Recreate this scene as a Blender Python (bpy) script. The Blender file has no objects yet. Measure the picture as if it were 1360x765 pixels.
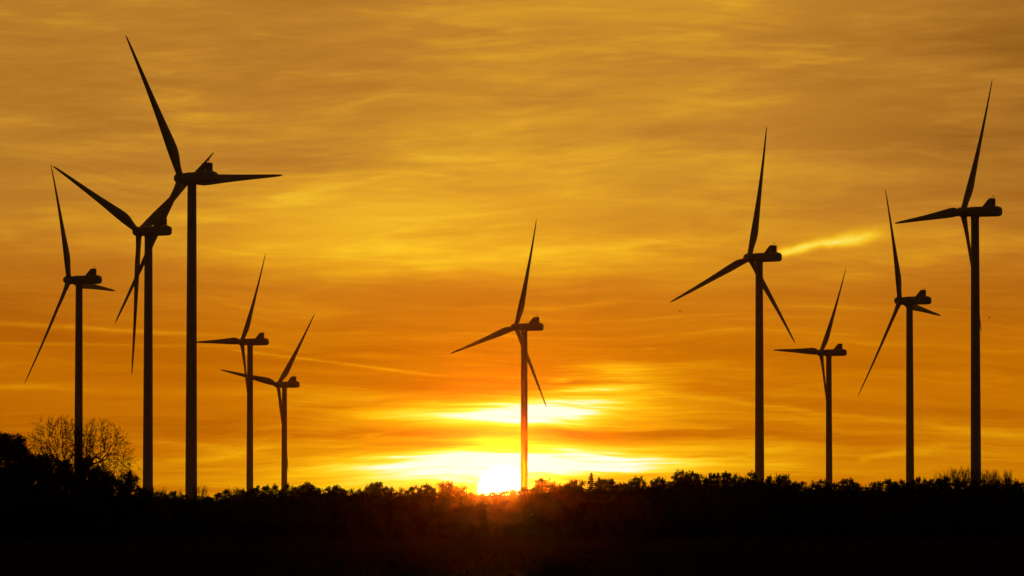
import bpy, bmesh, math, random
import numpy as np
from mathutils import Vector, Matrix, Quaternion

# ------------------------------------------------------------------ camera
SC = bpy.context.scene
COL = SC.collection
R_ = math.radians
F_PX = 7555.0                 # focal length in photo pixels (photo is 1360 wide): a 200 mm lens
Y_H = 705.0                   # photo row of eye level
EYE = 1.7
PITCH = math.atan((Y_H - 382.5) / F_PX)
cam = bpy.data.objects.new('camera', bpy.data.cameras.new('camera'))
COL.objects.link(cam)
cam.data.sensor_width = 36.0
cam.data.lens = F_PX / 1360.0 * 36.0
cam.data.clip_start = 0.5
cam.data.clip_end = 40000.0
cam.location = (0, 0, EYE)
cam.rotation_euler = (math.pi / 2 + PITCH, 0, 0)
SC.camera = cam

# ------------------------------------------------------------------ colour management
SC.view_settings.view_transform = 'Standard'
SC.view_settings.look = 'None'
SC.view_settings.gamma = 1.0
SC.view_settings.exposure = 0.0
SC.cycles.use_denoising = True
SC.cycles.max_bounces = 3
SC.cycles.diffuse_bounces = 2
SC.cycles.glossy_bounces = 1
SC.cycles.volume_bounces = 1
SC.cycles.sample_clamp_indirect = 4.0

# ------------------------------------------------------------------ sun and sky
SUN_AZ, SUN_EL = -0.10, 0.405          # degrees: azimuth from +Y, elevation
def dir_of(az, el):
    a, e = R_(az), R_(el)
    return Vector((math.sin(a) * math.cos(e), math.cos(a) * math.cos(e), math.sin(e)))
SUN_V = dir_of(SUN_AZ, SUN_EL)
sun = bpy.data.objects.new('sun', bpy.data.lights.new('sun', 'SUN'))
COL.objects.link(sun)
sun.data.energy = 0.29
sun.data.angle = R_(0.53)
sun.data.color = (1.0, 0.13, 0.001)
sun.rotation_mode = 'QUATERNION'
sun.rotation_quaternion = (-SUN_V).to_track_quat('-Z', 'Y')
sun.location = (0, 0, 300)

world = bpy.data.worlds.new('World')
SC.world = world
world.use_nodes = True
NT = world.node_tree
NT.nodes.clear()

class X:
    """a tiny expression wrapper over shader math nodes"""
    def __init__(s, sock): s.s = sock
    @staticmethod
    def op(name, *a):
        n = NT.nodes.new('ShaderNodeMath'); n.operation = name
        for i, v in enumerate(a):
            if isinstance(v, X): NT.links.new(v.s, n.inputs[i])
            else: n.inputs[i].default_value = float(v)
        return X(n.outputs[0])
    def __add__(s, o): return X.op('ADD', s, o)
    __radd__ = __add__
    def __sub__(s, o): return X.op('SUBTRACT', s, o)
    def __rsub__(s, o): return X.op('SUBTRACT', o, s)
    def __mul__(s, o): return X.op('MULTIPLY', s, o)
    __rmul__ = __mul__
    def __truediv__(s, o): return X.op('DIVIDE', s, o)
    def __rtruediv__(s, o): return X.op('DIVIDE', o, s)
    def __neg__(s): return X.op('MULTIPLY', s, -1.0)
def gauss(v, c, w):
    d = (v - c) * (1.0 / w)
    return X.op('EXPONENT', -(d * d))
def step(v, a, b):
    n = NT.nodes.new('ShaderNodeMapRange'); n.interpolation_type = 'SMOOTHSTEP'
    NT.links.new(v.s, n.inputs['Value'])
    n.inputs['From Min'].default_value = min(a, b); n.inputs['From Max'].default_value = max(a, b)
    n.inputs['To Min'].default_value = 0.0 if a < b else 1.0
    n.inputs['To Max'].default_value = 1.0 if a < b else 0.0
    return X(n.outputs['Result'])
def noise(x, y, seed, detail=3.0, rough=0.5, dist=0.0):
    c = NT.nodes.new('ShaderNodeCombineXYZ')
    for i, v in enumerate((x, y)):
        if isinstance(v, X): NT.links.new(v.s, c.inputs[i])
        else: c.inputs[i].default_value = v
    c.inputs[2].default_value = seed * 7.31
    n = NT.nodes.new('ShaderNodeTexNoise'); n.noise_dimensions = '3D'
    n.inputs['Scale'].default_value = 1.0
    n.inputs['Detail'].default_value = detail
    n.inputs['Roughness'].default_value = rough
    n.inputs['Distortion'].default_value = dist
    NT.links.new(c.outputs[0], n.inputs['Vector'])
    return X(n.outputs['Fac']) - 0.5
def lin(c):
    return tuple(((v / 255.0) / 12.92 if v / 255.0 <= 0.04045 else ((v / 255.0 + 0.055) / 1.055) ** 2.4) for v in c)
def ramp(v, stops):
    n = NT.nodes.new('ShaderNodeValToRGB'); NT.links.new(v.s, n.inputs[0])
    el = n.color_ramp.elements
    while len(el) < len(stops): el.new(0.5)
    for e, (p, c) in zip(el, stops):
        e.position = p; e.color = lin(c) + (1.0,)
    return n.outputs['Color']
def mixc(f, a, b):
    n = NT.nodes.new('ShaderNodeMix'); n.data_type = 'RGBA'
    NT.links.new(f.s, n.inputs['Factor'])
    NT.links.new(a, n.inputs[6]); NT.links.new(b, n.inputs[7])
    return n.outputs[2]
def scalec(c, f):
    n = NT.nodes.new('ShaderNodeVectorMath'); n.operation = 'SCALE'
    NT.links.new(c, n.inputs[0]); NT.links.new(f.s, n.inputs['Scale'])
    return n.outputs[0]
def addc(a, b):
    n = NT.nodes.new('ShaderNodeVectorMath'); n.operation = 'ADD'
    NT.links.new(a, n.inputs[0]); NT.links.new(b, n.inputs[1])
    return n.outputs[0]

tc = NT.nodes.new('ShaderNodeTexCoord')
sep = NT.nodes.new('ShaderNodeSeparateXYZ')
NT.links.new(tc.outputs['Generated'], sep.inputs[0])
dx, dy, dz = (X(sep.outputs[i]) for i in range(3))
A = X.op('ARCTAN2', dx, dy) * 57.29578                 # azimuth, degrees
Ee = X.op('ARCSINE', dz) * 57.29578                    # elevation, degrees
E = X.op('MAXIMUM', Ee, -0.5)
sdot = dx * SUN_V.x + dy * SUN_V.y + dz * SUN_V.z
cr = Vector((0, 0, 1)).cross(SUN_V)
# angular distance from the sun, degrees (chord length is accurate near zero)
ux, uy, uz = dx - SUN_V.x, dy - SUN_V.y, dz - SUN_V.z
ANG = X.op('ARCSINE', X.op('MINIMUM', X.op('SQRT', ux * ux + uy * uy + uz * uz) * 0.5, 1.0)) * (2 * 57.29578)

# cloud sheets: streaks stretched along the horizon, bent by a slow warp
w1 = noise(A * 0.22, E * 0.55, 1, 2.0)
w2 = noise(A * 0.60, E * 1.60, 2, 3.0)
E1 = E + w1 * 0.9 + w2 * 0.20
A1 = A + w2 * 0.8
n1 = noise(A1 * 0.20, E1 * 0.95, 3, 2.0, 0.5)
n2 = noise(A1 * 0.30, E1 * 3.3, 4, 4.0, 0.6)
n3 = noise(A1 * 0.62, E1 * 9.5, 5, 5.0, 0.70)
n4 = noise(A * 0.36 + E * 0.7, E * 3.1 - A * 0.22, 6, 6.0, 0.70)     # slanting fibres of the high cirrus
n5 = noise(A1 * 0.16, E1 * 2.3 + A * 0.05, 9, 2.0, 0.5)
n6 = noise(A * 0.35 + E * 0.5, E * 1.7 - A * 0.16, 10, 3.0, 0.55)
ridge = X.op('EXPONENT', n5 * n5 * -900.0)                           # thin lit edges of the cloud sheets
fibre = X.op('EXPONENT', n6 * n6 * -500.0)
low = step(E, 2.9, 1.9)                                              # 1 in the lower, finer-streaked part
high = 1.0 - low
dA, dE = A - SUN_AZ, E - SUN_EL
mf = X.op('MAXIMUM', 0.85 + n6 * 1.6 + w1 * 1.6, 0.25)               # some sheets smooth, some finely streaked
tone = (0.36 + n1 * (0.34 + 0.06 * low) + (n2 * 0.24 + n3 * (0.14 + 0.13 * low) + n4 * 0.40 * high) * mf
        + mf * ridge * (0.5 + n3 * 2.0) * (0.07 + 0.04 * low) + fibre * (0.4 + n4 * 2.0) * 0.08 * high)
tone = tone + gauss(E1, 3.25, 1.05) * gauss(A, -0.6, 3.6) * 0.13
tone = tone + step(E + w2 * 0.22 - A * 0.03, 2.52, 2.66) * gauss(E, 2.7, 0.6) * gauss(A, -1.2, 3.0) * 0.11
tone = tone - gauss(E1, 2.0, 0.62) * 0.09
tone = tone + gauss(E, 4.75, 0.8) * gauss(A, 0.4, 1.7) * 0.10
tone = tone - step(A, 1.5, 4.5) * step(E, 2.6, 4.6) * 0.13 - step(A, -1.5, -5.0) * step(E, 3.6, 2.4) * 0.05
# forward-lit cloud round the sun: a broad glow and two bright sheets with darker cloud between
rr = X.op('SQRT', dA * dA * 0.11 + dE * dE * 0.9 + 0.02)
tone = tone + X.op('EXPONENT', rr * -1.35) * 0.44
nb = noise(A1 * 0.55, E1 * 7.0, 8, 4.0, 0.62)
nc = noise(A * 0.50, E * 13.0 + w2 * 2.0, 11, 3.0, 0.6)
nd = noise(A * 0.26 + 3.0, E * 6.5 + w2 * 1.3 + A * 0.12, 12, 3.0, 0.55)
bar_d = step(nd, 0.03, 0.11); bar_l = step(nd, -0.05, -0.13)         # crisp-edged long cloud bars and the lit gaps between
Eb = E + w2 * 0.13
b1 = gauss(Eb, 1.19, 0.14) * gauss(A, 0.02, 1.15)
b2 = gauss(Eb - A * 0.02, 0.67, 0.18) * gauss(A, 0.25, 1.80)
b3 = gauss(Eb - A * 0.05, 1.42, 0.22) * gauss(A, 0.95, 0.62)
d1 = gauss(Eb, 0.96, 0.07) * gauss(A, -0.2, 2.4)
d2 = gauss(Eb, 0.855, 0.035) * gauss(A, -0.7, 0.8)
d3 = gauss(Eb + A * 0.03, 1.40, 0.10) * gauss(A, -0.75, 0.75)
tone = tone + b1 * (0.56 + nb * 1.1 + nc * 0.9) + b2 * (0.38 + nb * 1.0 + nc * 1.0) + b3 * (0.26 + nb * 1.0 + nc * 0.8) \
    - d1 * (0.30 + nb * 1.1) * (1.0 - gauss(A, 0.12, 0.22) * 0.4) - d2 * 0.26 - d3 * 0.14
tone = tone + nc * gauss(E, 0.9, 0.9) * gauss(A, 0.0, 3.2) * 0.26
tone = tone + (bar_l * 0.07 - bar_d * 0.10) * gauss(E, 0.9, 0.95) * (0.5 + 0.8 * gauss(A, 0.0, 2.0))
# a bright wisp of contrail and two thin old trails
tn_w = noise(A * 2.2, E * 2.2, 21, 3.0, 0.6)
tn_t = noise(A * 5.0, E * 11.0, 22, 4.0, 0.6)
def trail(a0, e0, a1, e1, w0, w1_, amp, wob, seed):
    L = math.hypot(a1 - a0, e1 - e0); cx, cy = (a1 - a0) / L, (e1 - e0) / L
    u = (A - a0) * cx + (E - e0) * cy
    v = (E - e0) * cx - (A - a0) * cy + tn_w * wob
    w = w0 + step(u, 0.0, L) * (w1_ - w0)
    q = v / w
    g = X.op('EXPONENT', -(q * q)) * step(u, -0.02 * L, 0.10 * L) * step(u, 1.08 * L, 0.66 * L)
    return g * (amp + tn_t * amp * 1.2)
tone = tone + trail(2.62, 2.76, 3.85, 3.03, 0.045, 0.080, 0.34, 0.13, 21)
tone = tone + trail(-2.9, 1.83, -0.4, 1.52, 0.014, 0.018, 0.15, 0.03, 23)
tone = tone + trail(1.2, 1.42, 6.2, 0.80, 0.03, 0.04, 0.08, 0.10, 25)
tone = tone + trail(-6.4, 2.15, -2.4, 1.93, 0.03, 0.025, 0.14, 0.03, 27)
tone = tone + trail(-7.0, 1.90, -1.9, 1.845, 0.014, 0.016, 0.11, 0.02, 28)
tone = tone + trail(-7.5, 1.58, -3.4, 1.36, 0.03, 0.03, 0.08, 0.05, 30)
tone = tone + trail(3.45, 0.72, 4.5, 0.86, 0.03, 0.05, 0.10, 0.12, 29)
# small bright cloudlets low on the right of the sun
cl = step(noise(A * 1.6, E * 9.0, 31, 2.0), 0.12, 0.26) * gauss(E, 1.7, 0.32) * gauss(A, 0.9, 1.3)
tone = tone + cl * 0.24
tone = X.op('MAXIMUM', tone, 0.02)

low_ramp = ramp(tone, [(0.0, (110, 52, 2)), (0.22, (174, 91, 1)), (0.40, (203, 118, 3)), (0.56, (230, 156, 8)),
                       (0.70, (252, 196, 20)), (0.84, (255, 234, 70)), (1.0, (255, 255, 232))])
high_ramp = ramp(tone, [(0.0, (112, 66, 18)), (0.22, (160, 104, 34)), (0.40, (187, 128, 43)), (0.56, (220, 160, 42)),
                        (0.70, (245, 194, 48)), (0.84, (255, 222, 84)), (1.0, (255, 252, 226))])
sky_c = mixc(step(E, 1.6, 3.9), low_ramp, high_ramp)
fall = 1.0 / (1.0 + ANG * ANG * (1.0 / 400.0))
sky_c = scalec(sky_c, fall)
cloud_cut = step(E + nb * 0.10 + nc * 0.10, 0.74, 0.52)            # a cloud bar lies across the upper limb
disc_f = step(ANG, 0.275, 0.18) * (0.02 + 0.98 * cloud_cut)
dcol = NT.nodes.new('ShaderNodeRGB'); dcol.outputs[0].default_value = (9.0, 6.5, 2.6, 1)
aur = X.op('EXPONENT', ANG * -5.0) * 0.09
sky_c = addc(sky_c, scalec(dcol.outputs[0], disc_f + aur))
bg_cloud = NT.nodes.new('ShaderNodeBackground'); bg_cloud.inputs['Strength'].default_value = 1.0
NT.links.new(sky_c, bg_cloud.inputs['Color'])
nish = NT.nodes.new('ShaderNodeTexSky'); nish.sky_type = 'NISHITA'
nish.sun_disc = False
nish.sun_elevation = R_(SUN_EL); nish.sun_rotation = R_(SUN_AZ)
nish.dust_density = 3.0; nish.air_density = 1.5
bg_air = NT.nodes.new('ShaderNodeBackground'); bg_air.inputs['Strength'].default_value = 0.009
NT.links.new(nish.outputs[0], bg_air.inputs['Color'])
add = NT.nodes.new('ShaderNodeAddShader')
NT.links.new(bg_cloud.outputs[0], add.inputs[0]); NT.links.new(bg_air.outputs[0], add.inputs[1])
wo = NT.nodes.new('ShaderNodeOutputWorld'); NT.links.new(add.outputs[0], wo.inputs['Surface'])

# ------------------------------------------------------------------ helpers
FWD = Vector((0, math.cos(PITCH), math.sin(PITCH)))
UPV = Vector((0, -math.sin(PITCH), math.cos(PITCH)))
def at(px, py, dist):
    """world point at a given distance ahead for a place measured in the photograph"""
    d = FWD + Vector((1, 0, 0)) * ((px - 680.0) / F_PX) + UPV * ((382.5 - py) / F_PX)
    return Vector((0, 0, EYE)) + d * dist
GY = [-9000, 1250, 1900, 2200, 2500, 2800, 3150, 3450, 3800, 9000]
GZ = [0, 0, 1.6, -1.5, -6.5, -13.5, -17.5, -27, -33, -36]
def ground_z(y): return float(np.interp(y, GY, GZ))

def principled(name, base, rough, var=0.25, scale=1.0, detail=4.0, bump=0.0, spec=0.5, coords='Object', metallic=0.0):
    m = bpy.data.materials.new(name); m.use_nodes = True
    nt = m.node_tree; b = nt.nodes['Principled BSDF']
    b.inputs['Roughness'].default_value = rough
    b.inputs['Specular IOR Level'].default_value = spec
    b.inputs['Metallic'].default_value = metallic
    t = nt.nodes.new('ShaderNodeTexCoord')
    n = nt.nodes.new('ShaderNodeTexNoise'); n.inputs['Scale'].default_value = scale; n.inputs['Detail'].default_value = detail
    nt.links.new(t.outputs[coords], n.inputs['Vector'])
    r = nt.nodes.new('ShaderNodeValToRGB')
    r.color_ramp.elements[0].position = 0.3; r.color_ramp.elements[1].position = 0.7
    r.color_ramp.elements[0].color = tuple(c * (1 - var) for c in base) + (1,)
    r.color_ramp.elements[1].color = tuple(min(1, c * (1 + var)) for c in base) + (1,)
    nt.links.new(n.outputs['Fac'], r.inputs[0]); nt.links.new(r.outputs[0], b.inputs['Base Color'])
    if bump:
        bp = nt.nodes.new('ShaderNodeBump'); bp.inputs['Strength'].default_value = bump; bp.inputs['Distance'].default_value = 0.1
        nt.links.new(n.outputs['Fac'], bp.inputs['Height']); nt.links.new(bp.outputs[0], b.inputs['Normal'])
    return m
M_PAINT = principled('turbine_paint', (0.62, 0.63, 0.63), 0.45, 0.06, 0.25)
M_BLADE = principled('blade_gelcoat', (0.64, 0.65, 0.65), 0.38, 0.05, 0.15)
M_NAC = principled('nacelle_fibreglass', (0.60, 0.61, 0.61), 0.42, 0.06, 0.4)
M_DARK = principled('cooler_metal', (0.16, 0.16, 0.17), 0.5, 0.2, 2.0, metallic=0.6)
M_CONC = principled('concrete', (0.32, 0.31, 0.29), 0.85, 0.2, 1.5, bump=0.3)
M_BARK = principled('bark', (0.075, 0.055, 0.042), 0.9, 0.35, 3.0, bump=0.5, spec=0.0)
M_TWIG = principled('twigs', (0.09, 0.06, 0.045), 0.9, 0.3, 2.0, spec=0.0)
M_PINE = principled('pine_needles', (0.035, 0.055, 0.022), 0.75, 0.4, 0.7, spec=0.0)
M_BROAD = principled('broad_leaves', (0.05, 0.06, 0.022), 0.7, 0.4, 0.6, spec=0.0)
M_SPRUCE = principled('spruce_needles', (0.03, 0.05, 0.026), 0.75, 0.35, 0.7, spec=0.0)
M_THICK = principled('thicket_leaves', (0.038, 0.05, 0.022), 0.85, 0.45, 0.35, spec=0.0)
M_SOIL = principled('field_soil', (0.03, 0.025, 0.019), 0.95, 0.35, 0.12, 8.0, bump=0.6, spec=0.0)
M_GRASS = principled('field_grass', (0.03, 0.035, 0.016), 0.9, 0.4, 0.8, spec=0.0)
M_BIRD = principled('bird_feathers', (0.03, 0.028, 0.027), 0.7, 0.2, 8.0)

def mesh_obj(name, verts, faces, mat, parent=None, smooth=False):
    me = bpy.data.meshes.new(name)
    me.from_pydata(verts, [], faces)
    me.materials.append(mat)
    if smooth: me.polygons.foreach_set('use_smooth', [True] * len(me.polygons))
    me.update()
    o = bpy.data.objects.new(name, me); COL.objects.link(o); o.parent = parent
    return o
def tag(o, label=None, cat=None, group=None, kind=None):
    if label: o['label'] = label
    if cat: o['category'] = cat
    if group: o['group'] = group
    if kind: o['kind'] = kind
    return o
def empty(name, loc=(0, 0, 0), rz=0.0):
    o = bpy.data.objects.new(name, None); COL.objects.link(o)
    o.location = loc; o.rotation_euler = (0, 0, rz); o.empty_display_size = 2.0
    return o
def copy_tree(o, parent=None):
    c = o.copy(); COL.objects.link(c); c.parent = parent
    for ch in o.children: copy_tree(ch, c)
    return c
def loft(rings, cap=True):
    n = len(rings[0]); verts = [p for r in rings for p in r]; faces = []
    for k in range(len(rings) - 1):
        for i in range(n):
            j = (i + 1) % n
            faces.append((k * n + i, k * n + j, (k + 1) * n + j, (k + 1) * n + i))
    if cap:
        faces.append(tuple(range(n - 1, -1, -1))); faces.append(tuple(range((len(rings) - 1) * n, len(rings) * n)))
    return verts, faces
def box(x0, x1, y0, y1, z0, z1):
    v = [(x, y, z) for z in (z0, z1) for y in (y0, y1) for x in (x0, x1)]
    f = [(0, 2, 3, 1), (4, 5, 7, 6), (0, 1, 5, 4), (2, 6, 7, 3), (0, 4, 6, 2), (1, 3, 7, 5)]
    return v, f
def join(*vf):
    V, Fc = [], []
    for v, f in vf:
        b = len(V); V += list(v); Fc += [tuple(i + b for i in q) for q in f]
    return V, Fc

# ------------------------------------------------------------------ ground
rng = random.Random(5)
def build_ground():
    xs = sorted(set([-2600, -1800, -1000, 1000, 1800, 2600] + list(range(-800, 801, 50))))
    ys = sorted(set([-1200, -500, -100] + list(range(0, 4001, 50)) + [4600]))
    V, Fc = [], []
    for y in ys:
        for x in xs:
            V.append((x, y, ground_z(y)))
    nx = len(xs)
    for j in range(len(ys) - 1):
        for i in range(nx - 1):
            a = j * nx + i
            Fc.append((a, a + 1, a + nx + 1, a + nx))
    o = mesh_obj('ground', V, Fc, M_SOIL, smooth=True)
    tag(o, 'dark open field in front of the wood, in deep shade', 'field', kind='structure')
build_ground()
def build_stubble():
    r = np.random.RandomState(11)
    V, Fc = [], []
    for k in range(9000):
        y = 170 + 330 * r.rand() ** 1.6
        x = (r.rand() * 2 - 1) * (y * 0.11 + 6)
        row = round(x / 0.6) * 0.6 + r.randn() * 0.06
        h = 0.10 + 0.16 * r.rand(); a = r.rand() * 6.28; w = 0.02 + 0.03 * r.rand()
        cx, sx = math.cos(a) * w, math.sin(a) * w
        lx, ly = r.randn() * 0.06, r.randn() * 0.06
        b = len(V)
        V += [(row - cx, y - sx, 0.0), (row + cx, y + sx, 0.0), (row + lx, y + ly, h)]
        Fc.append((b, b + 1, b + 2))
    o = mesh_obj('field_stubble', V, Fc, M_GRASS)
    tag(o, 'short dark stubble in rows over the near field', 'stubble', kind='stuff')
build_stubble()

# ------------------------------------------------------------------ wind turbines
ROTOR_R, TILT, OVERHANG = 56.0, R_(6.0), 4.85
def blade_mesh():
    st = [  # r, chord, thickness ratio, twist deg, shape (0 circle .. 1 airfoil)
        (1.2, 2.3, 1.0, 16, 0.0), (2.6, 2.3, 1.0, 16, 0.0), (4.0, 2.5, 0.86, 16, 0.25), (6.0, 3.1, 0.62, 15.5, 0.6),
        (8.5, 3.75, 0.45, 14.5, 0.9), (11.0, 4.0, 0.37, 13, 1.0), (14.0, 3.85, 0.32, 11, 1.0), (18.0, 3.45, 0.28, 9, 1.0),
        (23.0, 2.95, 0.25, 7, 1.0), (29.0, 2.42, 0.23, 5, 1.0), (35.0, 1.98, 0.21, 3.6, 1.0), (41.0, 1.60, 0.20, 2.4, 1.0),
        (47.0, 1.24, 0.19, 1.2, 1.0), (51.5, 0.95, 0.18, 0.4, 1.0), (54.3, 0.66, 0.18, 0, 1.0), (55.5, 0.40, 0.18, 0, 1.0), (56.0, 0.12, 0.2, 0, 1.0)]
    N = 20; rings = []
    for r, c, tr, tw, sh in st:
        ring = []
        t = R_(tw + 2.0)
        pre = 2.5 * (0.35 * (r / ROTOR_R) + 0.65 * (r / ROTOR_R) ** 2.2)
        for i in range(N):
            a = 2 * math.pi * i / N
            # circle section
            qx, qy = 0.5 * c * math.cos(a), 0.5 * c * math.sin(a) * tr
            # airfoil section: leading edge at -x, pitch axis at 32 % chord
            s = (1 + math.cos(a)) / 2           # 1 at trailing edge, 0 at leading edge
            yt = 5 * tr * (0.2969 * math.sqrt(s) - 0.126 * s - 0.3516 * s * s + 0.2843 * s ** 3 - 0.1015 * s ** 4) * c
            ax = (s - 0.32) * c; ay = (yt if math.sin(a) >= 0 else -yt) * 0.9
            x = qx * (1 - sh) + ax * sh; y = qy * (1 - sh) + ay * sh
            # twist turns the leading edge (-x) upwind (+y)
            X_ = x * math.cos(t) + y * math.sin(t); Y_ = -x * math.sin(t) + y * math.cos(t)
            ring.append((X_, Y_ + pre, r))
        rings.append(ring)
    return loft(rings)
def superellipse(y, hw, hh, zc, p=4.0, n=32):
    out = []
    for i in range(n):
        a = 2 * math.pi * i / n
        c, s = math.cos(a), math.sin(a)
        out.append((hw * math.copysign(abs(c) ** (2 / p), c), y, zc + hh * math.copysign(abs(s) ** (2 / p), s)))
    return out
def revolve_y(prof, n=28):
    return loft([[(r * math.cos(2 * math.pi * i / n), y, r * math.sin(2 * math.pi * i / n)) for i in range(n)] for y, r in prof])
def make_turbine():
    root = empty('wind_turbine')
    # everything above is built about the hub centre line; the root sits on the ground below the tower axis (hub height set per turbine)
    n = 40
    H = 119.0
    prof = [(0.0, 2.14), (0.35, 2.14), (0.36, 2.08)]
    for z in (20, 40, 60, 80, 100):
        rr_ = 2.08 - 0.56 * z / 117.0
        prof += [(z - 0.07, rr_), (z - 0.06, rr_ + 0.02), (z + 0.06, rr_ + 0.02), (z + 0.07, rr_ - 0.001)]
    prof += [(116.4, 1.52), (116.45, 1.62), (117.2, 1.62)]
    v, f = loft([[(r * math.cos(2 * math.pi * i / n), r * math.sin(2 * math.pi * i / n), z) for i in range(n)] for z, r in prof])
    tower = mesh_obj('tower', v, f, M_PAINT, root, smooth=False)
    v, f = loft([[(r * math.cos(2 * math.pi * i / 32), r * math.sin(2 * math.pi * i / 32), z) for i in range(32)] for z, r in ((-1.0, 6.0), (0.15, 6.0), (0.25, 3.4), (0.36, 3.2))])
    mesh_obj('foundation', v, f, M_CONC, root)
    v, f = join(box(-0.5, 0.5, -2.24, -2.06, 1.2, 3.4))
    door = mesh_obj('door', v, f, M_DARK, tower)
    v, f = join(*[box(-0.7, 0.7, -2.3 - 0.3 * k, -2.02 - 0.3 * k if k else -2.1, 0.36, 1.15 - 0.22 * k) for k in range(1, 4)])
    mesh_obj('stairs', v, f, M_DARK, tower)
    # nacelle: a level rounded box from behind the hub to the rounded tail
    rings = []
    for y, hw, hh, zc in ((3.1, 1.25, 1.25, 0.0), (3.05, 1.55, 1.5, 0), (2.6, 1.8, 1.72, 0), (1.2, 1.93, 1.88, 0.0), (-3.0, 1.97, 1.93, 0.0),
                          (-8.6, 1.97, 1.93, 0.0), (-9.4, 1.92, 1.86, 0.0), (-10.0, 1.78, 1.66, -0.04), (-10.4, 1.5, 1.32, -0.08), (-10.62, 1.1, 0.9, -0.1)):
        rings.append(superellipse(y, hw, hh, zc + H))
    v, f = loft(rings)
    nac = mesh_obj('nacelle', v, f, M_NAC, root, smooth=False)
    top = H + 1.9
    # cooler: wide radiator panel standing across the roof, held by two triangular cheeks
    py = -7.15
    v, f = join(box(-2.0, 2.0, py - 0.22, py + 0.22, top + 0.42, top + 2.95))
    cool = mesh_obj('cooler', v, f, M_DARK, nac)
    fr = join(box(-2.08, -1.94, py - 0.3, py + 0.3, top - 0.15, top + 3.02), box(1.94, 2.08, py - 0.3, py + 0.3, top - 0.15, top + 3.02),
              box(-1.94, 1.94, py - 0.3, py + 0.3, top + 2.9, top + 3.02))
    mesh_obj('cooler_frame', fr[0], fr[1], M_NAC, nac)
    for sx in (-1, 1):
        x0, x1 = sorted((sx * 1.72, sx * 1.92))
        pts = [(py + 0.31, top - 0.2), (py + 0.31, top + 2.9), (py + 0.9, top + 2.7), (py + 3.5, top - 0.2)]
        v = [(x, y, z) for x in (x0, x1) for y, z in pts]
        f = [(0, 1, 2, 3), (7, 6, 5, 4)] + [(i, i + 4, (i + 1) % 4 + 4, (i + 1) % 4) for i in range(4)]
        mesh_obj('cooler_cheek', v, f, M_NAC, nac)
    v, f = join(box(-0.05, 0.05, py - 0.4, py - 0.32, top - 0.1, top + 4.2), box(-0.5, 0.5, py - 0.39, py - 0.33, top + 3.7, top + 3.78),
                box(-0.56, -0.44, py - 0.42, py - 0.30, top + 3.78, top + 4.0), box(0.44, 0.56, py - 0.42, py - 0.30, top + 3.78, top + 4.0))
    mesh_obj('weather_mast', v, f, M_DARK, nac)
    for x0 in (0.9, -1.15):
        v, f = box(x0, x0 + 0.25, -8.6, -8.35, top - 0.2, top + 0.3)
        mesh_obj('obstruction_light', v, f, M_DARK, nac)
    # rotor: hub with rounded spinner, tilted nose-up; three blades
    v, f = revolve_y([(2.75, 0.25), (2.65, 0.75), (2.35, 1.2), (1.8, 1.6), (0.9, 1.85), (0.0, 1.9), (-1.0, 1.85), (-1.75, 1.7), (-1.85, 1.35)])
    hub = mesh_obj('hub', v, f, M_NAC, root, smooth=True)
    bv, bf = blade_mesh()
    blades = [mesh_obj('blade', bv, bf, M_BLADE, root, smooth=True)]
    for k in range(2):
        b = blades[0].copy(); COL.objects.link(b); b.parent = root; blades.append(b)
    return root
def set_turbine(root, hub_w, psi, az):
    """stand a turbine so that its hub is at hub_w; psi = yaw of the rotor axis, az = rotor position"""
    axis_h = Vector((-math.sin(psi), math.cos(psi), 0))
    base = Vector(hub_w) - axis_h * OVERHANG
    gz = ground_z(base.y)
    root.location = (base.x, base.y, gz)
    root.rotation_euler = (0, 0, psi)
    hh = hub_w[2] - gz                       # hub height over this turbine's own ground
    qt = Quaternion((1, 0, 0), TILT)
    k = 0
    for ch in root.children:
        nm = ch.name.split('.')[0]
        if nm == 'tower': ch.scale = (1, 1, (hh - 1.8) / 117.2)
        elif nm == 'nacelle': ch.location = (0, 0, hh - 119.0)
        elif nm == 'hub':
            ch.rotation_mode = 'QUATERNION'; ch.rotation_quaternion = qt; ch.location = (0, OVERHANG, hh)
        elif nm == 'blade':
            th = az + k * 2 * math.pi / 3; k += 1
            ch.rotation_mode = 'QUATERNION'
            ch.rotation_quaternion = qt @ Quaternion((0, 1, 0), math.pi / 2 - th)
            ch.location = (0, OVERHANG, hh)
TURB = [  # hub position (m), yaw, rotor position, label
    ((-195.9, 2513.6, 112.5), 69.9, 117.3, 'leftmost wind turbine, its tower rising behind the bare trees'),
    ((-144.2, 2195.0, 117.2), 54.4, 36.3, 'wind turbine second from the left, one blade pointing straight down beside its tower'),
    ((-112.2, 1925.8, 121.1), 52.2, 3.9, 'tallest and nearest wind turbine, one blade pointing level to the right'),
    ((-146.1, 3075.0, 103.7), 69.3, 62.2, 'wind turbine just right of the tallest one, left blade ending behind its tower'),
    ((-141.7, 3444.0, 90.0), 55.6, 52.2, 'smallest and lowest wind turbine, left of the setting sun'),
    ((1.9, 2808.4, 102.1), 58.0, 75.3, 'wind turbine in the middle standing against the setting sun'),
    ((99.2, 2373.4, 115.6), 53.9, 81.7, 'tall wind turbine first right of the sun, bright wisp of cloud behind its tail'),
    ((172.7, 3178.5, 101.1), 61.6, 60.3, 'small low wind turbine, lowest of the four on the right'),
    ((180.5, 2644.7, 108.6), 62.7, 114.7, 'wind turbine second from the right edge, one blade pointing down to the left'),
    ((168.9, 2127.1, 120.9), 62.2, 67.3, 'rightmost wind turbine, tallest of the right-hand group'),
]
proto = make_turbine()
roots = [proto] + [copy_tree(proto) for _ in TURB[1:]]
for root, (hub_w, psi, az, lab) in zip(roots, TURB):
    set_turbine(root, hub_w, R_(psi), R_(az))
    tag(root, lab, 'wind turbine', 'wind turbines of the wind farm')

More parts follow.
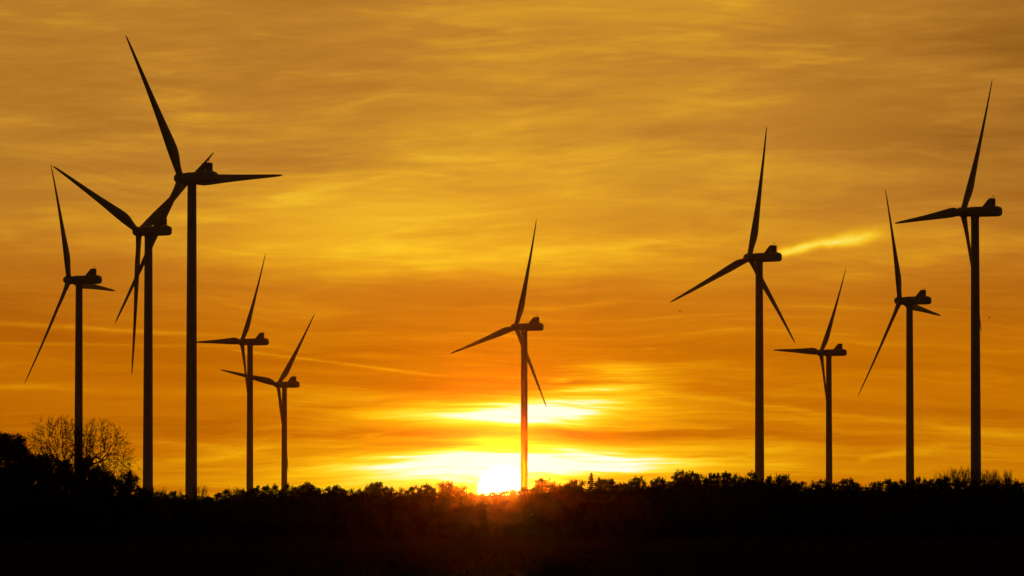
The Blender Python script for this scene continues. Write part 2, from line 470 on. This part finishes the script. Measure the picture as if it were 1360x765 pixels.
# ------------------------------------------------------------------ trees
def leaf_tris(V, Fc, c, rad, n, size, r, up=0.0):
    """n leaf-sprig triangles through an ellipsoid"""
    nrm = lambda m: m / (np.linalg.norm(m, axis=1, keepdims=True) + 1e-9)
    p = np.array(c) + nrm(r.randn(n, 3)) * np.array(rad) * (r.rand(n, 1) ** 0.45)
    a = r.randn(n, 3); a[:, 2] += up; a = nrm(a)
    b = nrm(np.cross(a, r.randn(n, 3)))
    s = size * (0.6 + 0.8 * r.rand(n, 1))
    t = np.stack([p - a * s * 0.5 - b * s * 0.28, p - a * s * 0.5 + b * s * 0.28, p + a * s * 0.75], axis=1).reshape(-1, 3)
    i = len(V)
    V.extend(t.tolist())
    Fc.extend([(i + 3 * k, i + 3 * k + 1, i + 3 * k + 2) for k in range(n)])
def tube(V, Fc, p0, p1, r0, r1, n=4):
    p0, p1 = Vector(p0), Vector(p1); d = p1 - p0
    if d.length < 1e-6: return
    d.normalize(); a = d.orthogonal().normalized(); b = d.cross(a)
    i = len(V)
    for p, rr_ in ((p0, r0), (p1, r1)):
        for k in range(n):
            t = 2 * math.pi * k / n
            V.append(tuple(p + (a * math.cos(t) + b * math.sin(t)) * rr_))
    for k in range(n):
        j = (k + 1) % n
        Fc.append((i + k, i + j, i + n + j, i + n + k))
TREE_H = 13.0
def pine(seed, spiky=0.5, wid=1.0):
    r = np.random.RandomState(seed)
    root = empty('pine_tree')
    V, Fc = [], []; LV, LF = [], []
    pts = [np.array([0, 0, 0.0])]
    for k in range(1, 7):
        pts.append(np.array([r.randn() * 0.1 * k * 0.4, r.randn() * 0.1 * k * 0.4, 12.4 * k / 6]))
    for k in range(6): tube(V, Fc, pts[k], pts[k + 1], 0.19 - 0.026 * k, 0.19 - 0.026 * (k + 1), 6)
    nclump = r.randint(20, 27)
    for k in range(nclump):
        h = 5.2 + 7.2 * ((k + r.rand()) / nclump)
        env = 2.35 * wid * math.sqrt(max(0.06, 1 - ((h - 7.6) / 5.2) ** 2))
        a = k * 2.4 + r.rand() * 0.9; d = env * (0.35 + 0.65 * r.rand())
        tr = pts[int(min(5, h / 12.4 * 6))]
        c = np.array([tr[0] + math.cos(a) * d, tr[1] + math.sin(a) * d, h + r.randn() * 0.15])
        tube(V, Fc, (tr[0], tr[1], h - 0.5 - 0.25 * d), c, 0.06, 0.02, 3)
        s = 0.55 + 0.5 * r.rand()
        leaf_tris(LV, LF, c, (s * 1.15, s * 1.15, s * 0.62), int(150 * (0.7 + s * 0.6)), 0.245, r, 0.5)
        if r.rand() < spiky:                # young shoots standing up from the clump
            for q in range(r.randint(1, 4)):
                b = c + np.array([r.randn() * s * 0.5, r.randn() * s * 0.5, s * 0.4])
                leaf_tris(LV, LF, b + np.array([0, 0, 0.25]), (0.19, 0.19, 0.38), 16, 0.25, r, 1.4)
    for k in range(8):                      # inner fill round the stem
        leaf_tris(LV, LF, (r.randn() * 0.25, r.randn() * 0.25, 6.0 + 0.75 * k), (0.95 * wid, 0.95 * wid, 0.6), 60, 0.32, r, 0.5)
    tp = pts[-1]
    leaf_tris(LV, LF, tp + np.array([0, 0, 0.05]), (0.5 * wid, 0.5 * wid, 0.55), 70, 0.28, r, 1.0)
    mesh_obj('trunk', V, Fc, M_BARK, root); mesh_obj('crown', LV, LF, M_PINE, root)
    return root
def spruce(seed):
    r = np.random.RandomState(seed)
    root = empty('spruce_tree'); V, Fc = [], []; LV, LF = [], []
    tube(V, Fc, (0, 0, 0), (0, 0, 12.9), 0.2, 0.02, 6)
    for k in range(26):
        h = 2.5 + 10.0 * k / 25
        env = 2.2 * (13.1 - h) / 10.6 + 0.06
        for q in range(6):
            a = r.rand() * 6.28; d = env * (0.7 + 0.35 * r.rand())
            tip = np.array([math.cos(a) * d, math.sin(a) * d, h - 0.25 * d + 0.1])
            tube(V, Fc, (0, 0, h), tip, 0.03, 0.01, 3)
            for s in (0.35, 0.65, 0.95):
                leaf_tris(LV, LF, np.array([0, 0, h]) * (1 - s) + tip * s, (0.28 * d * 0.4 + 0.08, 0.28 * d * 0.4 + 0.08, 0.16), 9, 0.24, r, 0.2)
    leaf_tris(LV, LF, (0, 0, 12.8), (0.09, 0.09, 0.35), 16, 0.2, r, 2.0)
    mesh_obj('trunk', V, Fc, M_BARK, root); mesh_obj('crown', LV, LF, M_SPRUCE, root)
    return root
def branch_tree(V, TV, Fc, TF, r, p, d, L, rad, depth, maxd, spread, lift, twig_r):
    """recursive limbs; thick ones into V, thin ones into TV"""
    n = 3 if depth < 2 else 2
    q = np.array(p, float); dd = np.array(d, float); r0 = rad
    for k in range(n):
        dd = dd + r.randn(3) * 0.10 + np.array([0, 0, lift * 0.10]); dd /= np.linalg.norm(dd)
        q2 = q + dd * L / n; r1 = max(twig_r, r0 * 0.86)
        if r0 > 0.05: tube(V, Fc, q, q2, r0, r1, 6 if depth < 2 else 4)
        else: tube(TV, TF, q, q2, r0, r1, 3)
        q, r0 = q2, r1
    if depth >= maxd: return
    kids = 3 if depth < 3 else (3 if r.rand() < 0.5 else 2)
    for k in range(kids):
        nd = dd + r.randn(3) * spread; nd[2] += lift * 0.12; nd /= np.linalg.norm(nd)
        branch_tree(V, TV, Fc, TF, r, q, nd, L * (0.70 + 0.2 * r.rand()), max(twig_r, r0 * (0.62 + 0.12 * r.rand())), depth + 1, maxd, spread, lift, twig_r)
    if depth >= 1:
        mid = np.array(p) + (q - np.array(p)) * (0.4 + 0.3 * r.rand())
        nd = dd + r.randn(3) * spread * 1.5; nd /= np.linalg.norm(nd)
        branch_tree(V, TV, Fc, TF, r, mid, nd, L * 0.62, max(twig_r, rad * 0.5), depth + 1, maxd, spread, lift, twig_r)
def bare_tree(name, seed, trunk_h, L, rad, maxd, spread, lift, twig_r, first=None, flat=1.0):
    r = np.random.RandomState(seed)
    root = empty(name); V, Fc, TV, TF = [], [], [], []
    tube(V, Fc, (0, 0, -0.1), (0, 0, trunk_h * 0.5), rad * 1.25, rad, 8)
    tube(V, Fc, (0, 0, trunk_h * 0.5), (0.1, 0, trunk_h), rad, rad * 0.85, 8)
    for d in (first or [(-0.7, 0.1, 1), (0.1, 0.3, 1.2), (0.75, -0.1, 0.9), (-0.2, -0.5, 1)]):
        d = np.array(d, float); d /= np.linalg.norm(d)
        branch_tree(V, TV, Fc, TF, r, (0.05, 0, trunk_h - 0.3), d, L, rad * 0.55, 1, maxd, spread, lift, twig_r)
    mesh_obj('trunk', V, Fc, M_BARK, root); mesh_obj('crown', TV, TF, M_TWIG, root)
    return root
def dome_tree(name, seed, fork, domes, rad):
    """a leafless crown: limbs that divide towards tips spread through rounded half-domes"""
    r = np.random.RandomState(seed)
    root = empty(name); V, Fc, TV, TF = [], [], [], []
    fork = np.array(fork, float)
    tube(V, Fc, (0, 0, -0.1), fork * (0.5, 0.5, 0.5), rad * 1.3, rad * 1.05, 8)
    tube(V, Fc, fork * 0.5, fork, rad * 1.05, rad * 0.9, 8)
    tips = []
    for c, ext, n, zmin in domes:
        while n > 0:
            d = r.randn(3); d /= np.linalg.norm(d)
            q = d * (0.30 + 0.72 * r.rand() ** 0.55) * (0.9 + 0.2 * r.rand())
            if q[2] < zmin: continue
            tips.append(np.array(c) + q * np.array(ext)); n -= 1
    def limb(p, q, r0, r1):
        mid = (p + q) / 2 + r.randn(3) * 0.07 * np.linalg.norm(q - p)
        for a, b, ra, rb in ((p, mid, r0, (r0 + r1) / 2), (mid, q, (r0 + r1) / 2, r1)):
            if r0 > 0.045: tube(V, Fc, a, b, ra, rb, 5)
            else: tube(TV, TF, a, b, ra, rb, 3)
    def grow(p, pts, r0):
        n = len(pts)
        if n <= 2:
            for t in pts:
                limb(p, t, min(r0, 0.032), 0.023)
                m = p + (t - p) * 0.6; L = np.linalg.norm(t - p)
                for k in range(2): limb(m, m + ((t - p) / (L + 1e-6) + r.randn(3) * 0.5) * L * 0.35, 0.021, 0.016)
            return
        c = pts.mean(0)
        f = 0.30 if n > 60 else 0.42
        q = p + (c - p) * f + r.randn(3) * 0.10 * np.linalg.norm(c - p)
        r1 = max(0.028, rad * 0.62 * (n / 800.0) ** 0.5)
        limb(p, q, r0, min(r0, r1))
        d = pts - q; d /= np.linalg.norm(d, axis=1, keepdims=True) + 1e-9
        u, sv, vt = np.linalg.svd(d - d.mean(0), full_matrices=False)
        k = d @ vt[0]; cut = np.quantile(k, 0.35 + 0.3 * r.rand())
        a, b = pts[k <= cut], pts[k > cut]
        for g in (a, b):
            if len(g): grow(q, g, min(r0, r1) * (0.95 if len(g) > n * 0.5 else 0.8))
    P = np.array(tips)
    k = np.argsort(P[:, 0])
    for g in np.array_split(k, 4): grow(fork, P[g], rad * 0.6)
    mesh_obj('trunk', V, Fc, M_BARK, root); mesh_obj('crown', TV, TF, M_TWIG, root)
    return root
def dense_tree(seed, h=14.0, w=5.0):
    """a dense evergreen-looking crown that reaches nearly to the ground"""
    r = np.random.RandomState(seed)
    root = empty('dense_tree'); V, Fc = [], []; LV, LF = [], []
    tube(V, Fc, (0, 0, 0), (0, 0, h * 0.8), 0.35, 0.1, 8)
    for k in range(70):
        z = h * (0.06 + 0.90 * (k + r.rand()) / 70)
        env = w * math.sqrt(max(0.03, 1 - ((z - h * 0.45) / (h * 0.57)) ** 2))
        a = r.rand() * 6.28; d = env * (0.25 + 0.7 * r.rand() ** 0.6)
        c = np.array([math.cos(a) * d, math.sin(a) * d, z])
        tube(V, Fc, (0, 0, z - 0.6), c, 0.07, 0.02, 3)
        s = 1.0 + 0.9 * r.rand()
        leaf_tris(LV, LF, c, (s * 1.1, s * 1.1, s * 0.75), 230, 0.34, r, 0.2)
    leaf_tris(LV, LF, (0, 0, h * 0.95), (w * 0.22, w * 0.22, h * 0.05), 90, 0.42, r, 0.3)
    mesh_obj('trunk', V, Fc, M_BARK, root); mesh_obj('crown', LV, LF, M_BROAD, root)
    return root
def place(src, used, px, top, dist, wscale, rz, srcH, base=None):
    o = src if src.name not in used else copy_tree(src)
    used.add(src.name)
    p = at(px, top, dist); gz = ground_z(p.y)
    s = (p.z - gz) / srcH
    o.location = (p.x, p.y, gz); o.rotation_euler = (0, 0, rz); o.scale = (wscale, wscale, s)
    return o

# skyline of the wood as seen from the camera: photo column, row of the top, kind, width factor
SKY = [(198,650,'p',.8),(210,652,'p',.9),(221,654,'p',.8),(232,651,'k',.8),(244,655,'p',.8),(262,657,'p',.8),(275,658,'p',.8),(288,654,'p',.9),(300,649,'p',1.0),(311,655,'p',.8),
 (323,648,'k',.8),(333,650,'p',.8),(342,644,'p',1.0),(355,643,'k',1.0),(366,642,'p',.8),(382,641,'k',.9),(391,645,'k',.6),(402,643,'p',.9),(408,639,'p',1.0),(415,643,'p',.9),(424,647,'k',.7),
 (438,645,'p',.8),(448,643,'p',1.1),(457,648,'k',.7),(468,647,'k',.7),(478,647,'k',.7),(487,645,'p',.8),(496,640,'p',1.0),(505,639,'k',1.0),(513,645,'p',.8),(520,645,'k',.7),(532,646,'k',.8),
 (547,644,'p',.9),(558,647,'p',.8),(567,641,'k',1.0),(576,647,'p',.8),(586,650,'p',.8),(601,635,'a',1.0),(614,650,'p',.8),(626,653,'p',.8),(640,654,'p',.8),(654,652,'p',.8),(668,650,'p',.9),(681,648,'p',.8),(693,646,'p',.8),
 (703,647,'p',.8),(712,642,'p',.8),(720,634,'p',1.15),(732,641,'k',.7),(740,635,'a',.45),(748,643,'p',.8),(758,640,'k',.8),(764,636,'k',.9),(772,636,'k',.9),(785,627,'s',1.4),(796,633,'k',.8),(803,635,'p',.9),(812,635,'p',1.0),(821,640,'k',.7),
 (830,639,'k',.7),(838,638,'p',.8),(846,632,'p',1.15),(855,635,'k',.6),(866,637,'k',.8),(874,632,'k',.8),(881,632,'k',.7),(890,638,'p',.8),(898,628,'k',.9),(906,623,'p',1.1),(912,628,'k',.9),(919,625,'p',1.0),(927,628,'p',.9),(938,631,'k',.7),
 (944,627,'k',.8),(953,627,'k',.8),(962,625,'p',1.1),(968,627,'p',.8),(977,627,'k',.8),(984,630,'k',.8),(992,631,'k',.8),(1001,624,'k',.8),(1012,634,'p',.8),(1021,629,'k',.8),(1034,628,'k',1.0),(1041,629,'p',1.0),(1048,635,'p',.8),(1055,638,'k',.8),
 (1066,638,'p',.8),(1079,639,'k',.8),(1090,636,'p',1.1),(1100,641,'p',.8),(1108,640,'k',.7),(1122,635,'k',.9),(1131,633,'k',1.0),(1140,639,'k',.8),(1150,644,'k',.7),(1161,639,'p',.9),(1168,638,'k',.8),(1180,635,'p',1.1),(1189,638,'k',.8),(1197,635,'k',.9),
 (1205,640,'p',.8),(1213,636,'p',.9),(1221,632,'k',.6),(1228,633,'k',.6),(1238,635,'p',1.0),(1247,634,'p',.9),(1256,631,'k',.9),(1271,634,'p',.9),(1281,635,'p',.9),(1294,637,'p',.8),(1306,633,'k',.9),(1318,640,'p',.7),(1326,636,'p',.9),(1340,634,'p',1.0),(1350,636,'k',.8),(1357,638,'k',.8)]
SEG = [(252, 'left of the tallest tower'), (284, 'right beside the tallest tower'), (331, 'just left of the fourth tower'),
       (377, 'between the two small towers left of the sun'), (430, 'just right of the smallest turbine'), (462, 'in the second hump right of the smallest turbine'),
       (522, 'in the third hump right of the smallest turbine'), (584, 'just left of the round airy tree'), (634, 'between the airy tree and the sun'),
       (704, 'under the setting sun'), (736, 'just right of the middle tower'), (783, 'just left of the pointed spruce'), (826, 'just right of the pointed spruce'),
       (860, 'in the first hump past the pointed spruce'), (893, 'in the second hump past the pointed spruce'), (933, 'in the high hump right of the sun'),
       (1009, 'just left of the first tall right-hand tower'), (1052, 'just right of the first tall right-hand tower'),
       (1100, 'just left of the small right-hand tower'), (1146, 'just right of the small right-hand tower'), (1208, 'left of the second tower from the right'),
       (1262, 'right of the second tower from the right'), (1295, 'just left of the rightmost tower'), (9999, 'right of the rightmost tower')]
def seg(px):
    for x, s in SEG:
        if px < x: return s
ORD = ['first', 'second', 'third', 'fourth', 'fifth', 'sixth', 'seventh', 'eighth', 'ninth', 'tenth', 'eleventh']
def skyline_label(i):
    px, _, kind, _ = SKY[i]
    word = {'p': 'bushy pine', 'k': 'ragged pine'}[kind]
    same = sorted(q[0] for q in SKY if q[2] == kind and seg(q[0]) == seg(px))
    if len(same) == 1: return 'dark ' + word + ' in the treeline ' + seg(px)
    return word + ', ' + ORD[same.index(px)] + ' from left, ' + ('' if seg(px).startswith('in the') else 'in treeline ') + seg(px)
used = set()
pines = [pine(100 + k, 0.55, 1.0) for k in range(5)]
spikes = [pine(200 + k, 0.95, 0.82) for k in range(5)]
spr = spruce(301)
airy = bare_tree('airy_tree', 402, 6.5, 2.0, 0.14, 6, 0.42, 0.9, 0.022, [(-0.6, 0, 1), (0.6, 0.1, 1), (0, 0.4, 1.2), (0.05, -0.4, 1.1)])
def crown_top(o): return max((v[2] for ch in o.children for v in ch.bound_box), default=13.0)
AIRY_H = crown_top(airy)
rng = random.Random(77)
for i, (px, top, kind, ws) in enumerate(SKY):
    dist = 1296 + 26 * rng.random()
    if kind == 'p': src, cat, word = pines[rng.randrange(5)], 'pine tree', 'bushy dark pine'
    elif kind == 'k': src, cat, word = spikes[rng.randrange(5)], 'pine tree', 'ragged spiky pine'
    elif kind == 's': src, cat, word = spr, 'spruce tree', None
    else: src, cat, word = airy, 'tree', None
    o = place(src, used, px, top, dist, ws * rng.uniform(1.0, 1.2), rng.uniform(0, 6.28), AIRY_H if kind == 'a' else crown_top(src) - (0.1 if kind in 'pk' else 0.0))
    if kind == 's': lab = 'pointed spruce spire highest in the treeline just right of the sun'
    elif kind == 'a': lab = 'round airy tree standing above the treeline left of the sun' if px < 650 else 'thin spindly tree in the treeline right of the middle turbine'
    else: lab = skyline_label(i)
    tag(o, lab, cat, 'trees on the skyline of the wood')

# the wood below the skyline: one mass of shaded undergrowth and lower crowns
CORE = [(-700, 640), (0, 664), (190, 662), (260, 666), (330, 661), (420, 657), (520, 658), (620, 660), (700, 656), (760, 652), (860, 651), (900, 646), (1000, 644), (1060, 650), (1150, 653), (1250, 648), (1360, 650), (2060, 645)]
def build_thicket():
    r = np.random.RandomState(9)
    V, Fc = [], []
    xs = np.arange(-700, 2061, 6.0)
    prof = [(1292, 0.0), (1291, 0.35), (1294, 0.75), (1300, 0.96), (1312, 1.0), (1330, 0.98), (1350, 0.9), (1362, 0.6), (1366, 0.0)]
    n = len(prof)
    for x in xs:
        top = np.interp(x, [c[0] for c in CORE], [c[1] for c in CORE])
        for d, hf in prof:
            p = at(x, top, 1305.0)
            z = (p.z - 0.2) * hf
            jit = r.randn(3) * (0.5, 0.8, 0.35)
            V.append((p.x * d / 1305.0 + jit[0], d + jit[1] * 0.8, max(0.0, z + (jit[2] if hf > 0 else 0)) + ground_z(d) * 0))
    for i in range(len(xs) - 1):
        for j in range(n - 1):
            a = i * n + j
            Fc.append((a, a + n, a + n + 1, a + 1))
    # leaf sprigs over the mass
    for x in np.arange(-160, 1520, 1.05):
        top = np.interp(x, [c[0] for c in CORE], [c[1] for c in CORE])
        H = at(x, top, 1305.0).z
        for q in range(9):
            d, hf = 1290.5 + 14 * r.rand() ** 1.5, r.rand() ** 0.6
            if q >= 6: hf, d = 0.95 + 0.13 * r.rand() ** 2, 1300 + 20 * r.rand()
            c = ((x - 680) / F_PX * d + r.randn() * 0.3, d, max(0.15, H * hf))
            leaf_tris(V, Fc, c, (0.5, 0.5, 0.4), 3, 0.5, r, 0.4)
    o = mesh_obj('woodland_thicket', V, Fc, M_THICK)
    tag(o, 'dark mass of the wood filling in below the skyline trees', 'wood', kind='stuff')
build_thicket()

# leafless trees that stick out of the wood
saps = [bare_tree('bare_sapling', 500 + k, 5.5, 2.3, 0.10, 5, 0.30, 1.2, 0.02, [(-0.4, 0, 1), (0.4, 0.1, 1), (0, 0.3, 1.2)]) for k in range(3)]
SAP = [(1256, 628, .6, 'thin bare tree left of the rightmost tower, shortest of the leafless ones there'), (1266, 618, 1.0, 'bare twiggy tree in the wood a little left of the rightmost tower'),
       (1281, 617, 1.1, 'bare twiggy tree in the wood almost touching the rightmost tower on its left'),
       (1312, 622, 1.0, 'bare twiggy tree in the wood just right of the rightmost tower'), (1321, 626, .8, 'bare twiggy tree second to the right of the rightmost tower'),
       (1337, 621, .6, 'thin bare tree nearest the right edge of the picture'),
       (208, 645, .6, 'bare shrub tips just right of the second tower from the left'), (217, 648, .5, 'low bare shrub midway between the second tower and the tallest tower'),
       (239, 649, .5, 'low bare shrub left of the foot of the tallest tower'),
       (266, 643, .8, 'bare shrub just right of the foot of the tallest tower'), (311, 645, .8, 'bare shrub left of the tower of the fourth turbine'), (318, 646, .6, 'small bare shrub almost touching the fourth tower on its left')]
sap_h = [crown_top(s) for s in saps]
for i, (px, top, ws, lab) in enumerate(SAP):
    o = place(saps[i % 3], used, px, top, 1288.0 - 0.0 * i, ws, rng.uniform(0, 6.28), sap_h[i % 3])
    tag(o, lab, 'bare tree', 'leafless trees sticking out of the wood')

# nearer clump on the left: two big bare trees and dense dark trees
NEAR = 880.0
ba = dome_tree('bare_tree', 611, (0.1, 0, 11.6), [((-0.9, 0, 13.2), (6.0, 4.8, 6.3), 1000, -0.12)], 0.34)
bb = dome_tree('bare_tree', 622, (0.3, 0, 11.4), [((2.6, 0, 12.6), (6.0, 5.0, 6.6), 1250, -0.30)], 0.34)
place(ba, used, 87, 549, NEAR, 1.0, 0, crown_top(ba)); tag(ba, 'big bare tree with spreading limbs left of the leftmost turbine tower', 'bare tree', 'bare trees at the left')
place(bb, used, 109, 553, NEAR + 8, 1.0, 0, crown_top(bb)); tag(bb, 'broad bare tree leaning right of the leftmost turbine tower', 'bare tree', 'bare trees at the left')
dense = [dense_tree(700 + k) for k in range(4)]
dh = [crown_top(d) for d in dense]
DEN = [(-36, 566, 1.2, 'dark dense tree cut off by the left edge of the picture'), (9, 572, 1.0, 'tallest dark round tree at the left edge of the picture'),
       (29, 585, .72, 'dark dense tree stepping down beside the tallest one at the left edge'),
       (52, 597, .66, 'dark dense tree left of the big bare tree'), (76, 605, .62, 'dark dense tree in front of the foot of the big bare tree'),
       (112, 604, .55, 'dark dense tree in front of the foot of the leftmost tower'), (130, 612, .55, 'dark dense tree just right of the leftmost tower'), (150, 626, .55, 'low dark tree below the drooping limb of the bare tree'),
       (20, 612, .9, 'low dark bush below the tallest dark tree at the left edge'), (66, 620, .7, 'low dark bush below the left limbs of the big bare tree'),
       (95, 619, .5, 'low dark bush filling the gap left of the leftmost tower'), (134, 632, .7, 'low dark bush under the right-hand bare tree')]
for i, (px, top, ws, lab) in enumerate(DEN):
    o = place(dense[i % 4], used, px, top, NEAR - 14 + 3 * (i % 3), ws, rng.uniform(0, 6.28), dh[i % 4])
    tag(o, lab, 'tree', 'dark trees of the nearer clump')
for i, (px, top, ws, lab) in enumerate([(172, 623, 1.0, 'ragged dark pine at the right end of the nearer clump'), (163, 634, .9, 'low dark pine behind the end of the nearer clump'), (185, 645, .8, 'small dark pine beside the foot of the second tower')]):
    o = place(spikes[i], used, px, top, NEAR - 4, ws * 1.1, i * 1.3, crown_top(spikes[i]))
    tag(o, lab, 'pine tree', 'dark trees of the nearer clump')

# two far birds in flight
def make_bird():
    root = empty('bird')
    v, f = loft([[(r * math.cos(t), y, r * 0.8 * math.sin(t)) for t in [2 * math.pi * i / 8 for i in range(8)]] for y, r in ((-0.22, 0.01), (-0.12, 0.04), (0.0, 0.065), (0.1, 0.05), (0.16, 0.035), (0.2, 0.035), (0.24, 0.005))])
    mesh_obj('body', v, f, M_BIRD, root, smooth=True)
    for sx in (-1, 1):
        rings = [[(sx * x, y + c * a, z + t) for a, t in ((0.5, 0), (0.1, 0.012), (-0.5, 0), (0.1, -0.006))] for x, y, z, c in ((0.03, 0.04, 0.02, 0.16), (0.2, 0.07, 0.12, 0.15), (0.36, 0.02, 0.13, 0.10), (0.5, -0.08, 0.09, 0.02))]
        v, f = loft(rings); mesh_obj('wing', v, f, M_BIRD, root)
    v = [(-0.03, -0.2, 0.0), (0.03, -0.2, 0.0), (0.06, -0.34, 0.0), (-0.06, -0.34, 0.0), (-0.03, -0.2, 0.01), (0.03, -0.2, 0.01), (0.06, -0.34, 0.01), (-0.06, -0.34, 0.01)]
    mesh_obj('tail', v, [(0, 3, 2, 1), (4, 5, 6, 7), (0, 1, 5, 4), (1, 2, 6, 5), (2, 3, 7, 6), (3, 0, 4, 7)], M_BIRD, root)
    return root
bird = make_bird()
bird2 = copy_tree(bird)
for o, px, py, rz, lab in ((bird, 1314, 422, 1.1, 'tiny far bird in flight just right of the rightmost tower'), (bird2, 903, 414, -0.9, 'tiny far bird in flight left of the first tall tower past the sun')):
    o.location = at(px, py, 1100.0); o.rotation_euler = (0.1, 0.2, rz)
    tag(o, lab, 'bird', 'far birds in flight')

# ------------------------------------------------------------------ haze
def build_haze():
    v, f = box(-2650, 2650, -1250, 4650, -38, 200)
    m = bpy.data.materials.new('haze_air'); m.use_nodes = True
    nt = m.node_tree; nt.nodes.clear()
    vol = nt.nodes.new('ShaderNodeVolumePrincipled')
    vol.inputs['Color'].default_value = (0.92, 0.92, 0.92, 1)
    vol.inputs['Density'].default_value = 5e-6
    vol.inputs['Anisotropy'].default_value = 0.996
    out = nt.nodes.new('ShaderNodeOutputMaterial'); nt.links.new(vol.outputs[0], out.inputs['Volume'])
    o = mesh_obj('haze', v, f, m)
    tag(o, 'thin evening haze over the whole landscape', 'haze', kind='stuff')
build_haze()
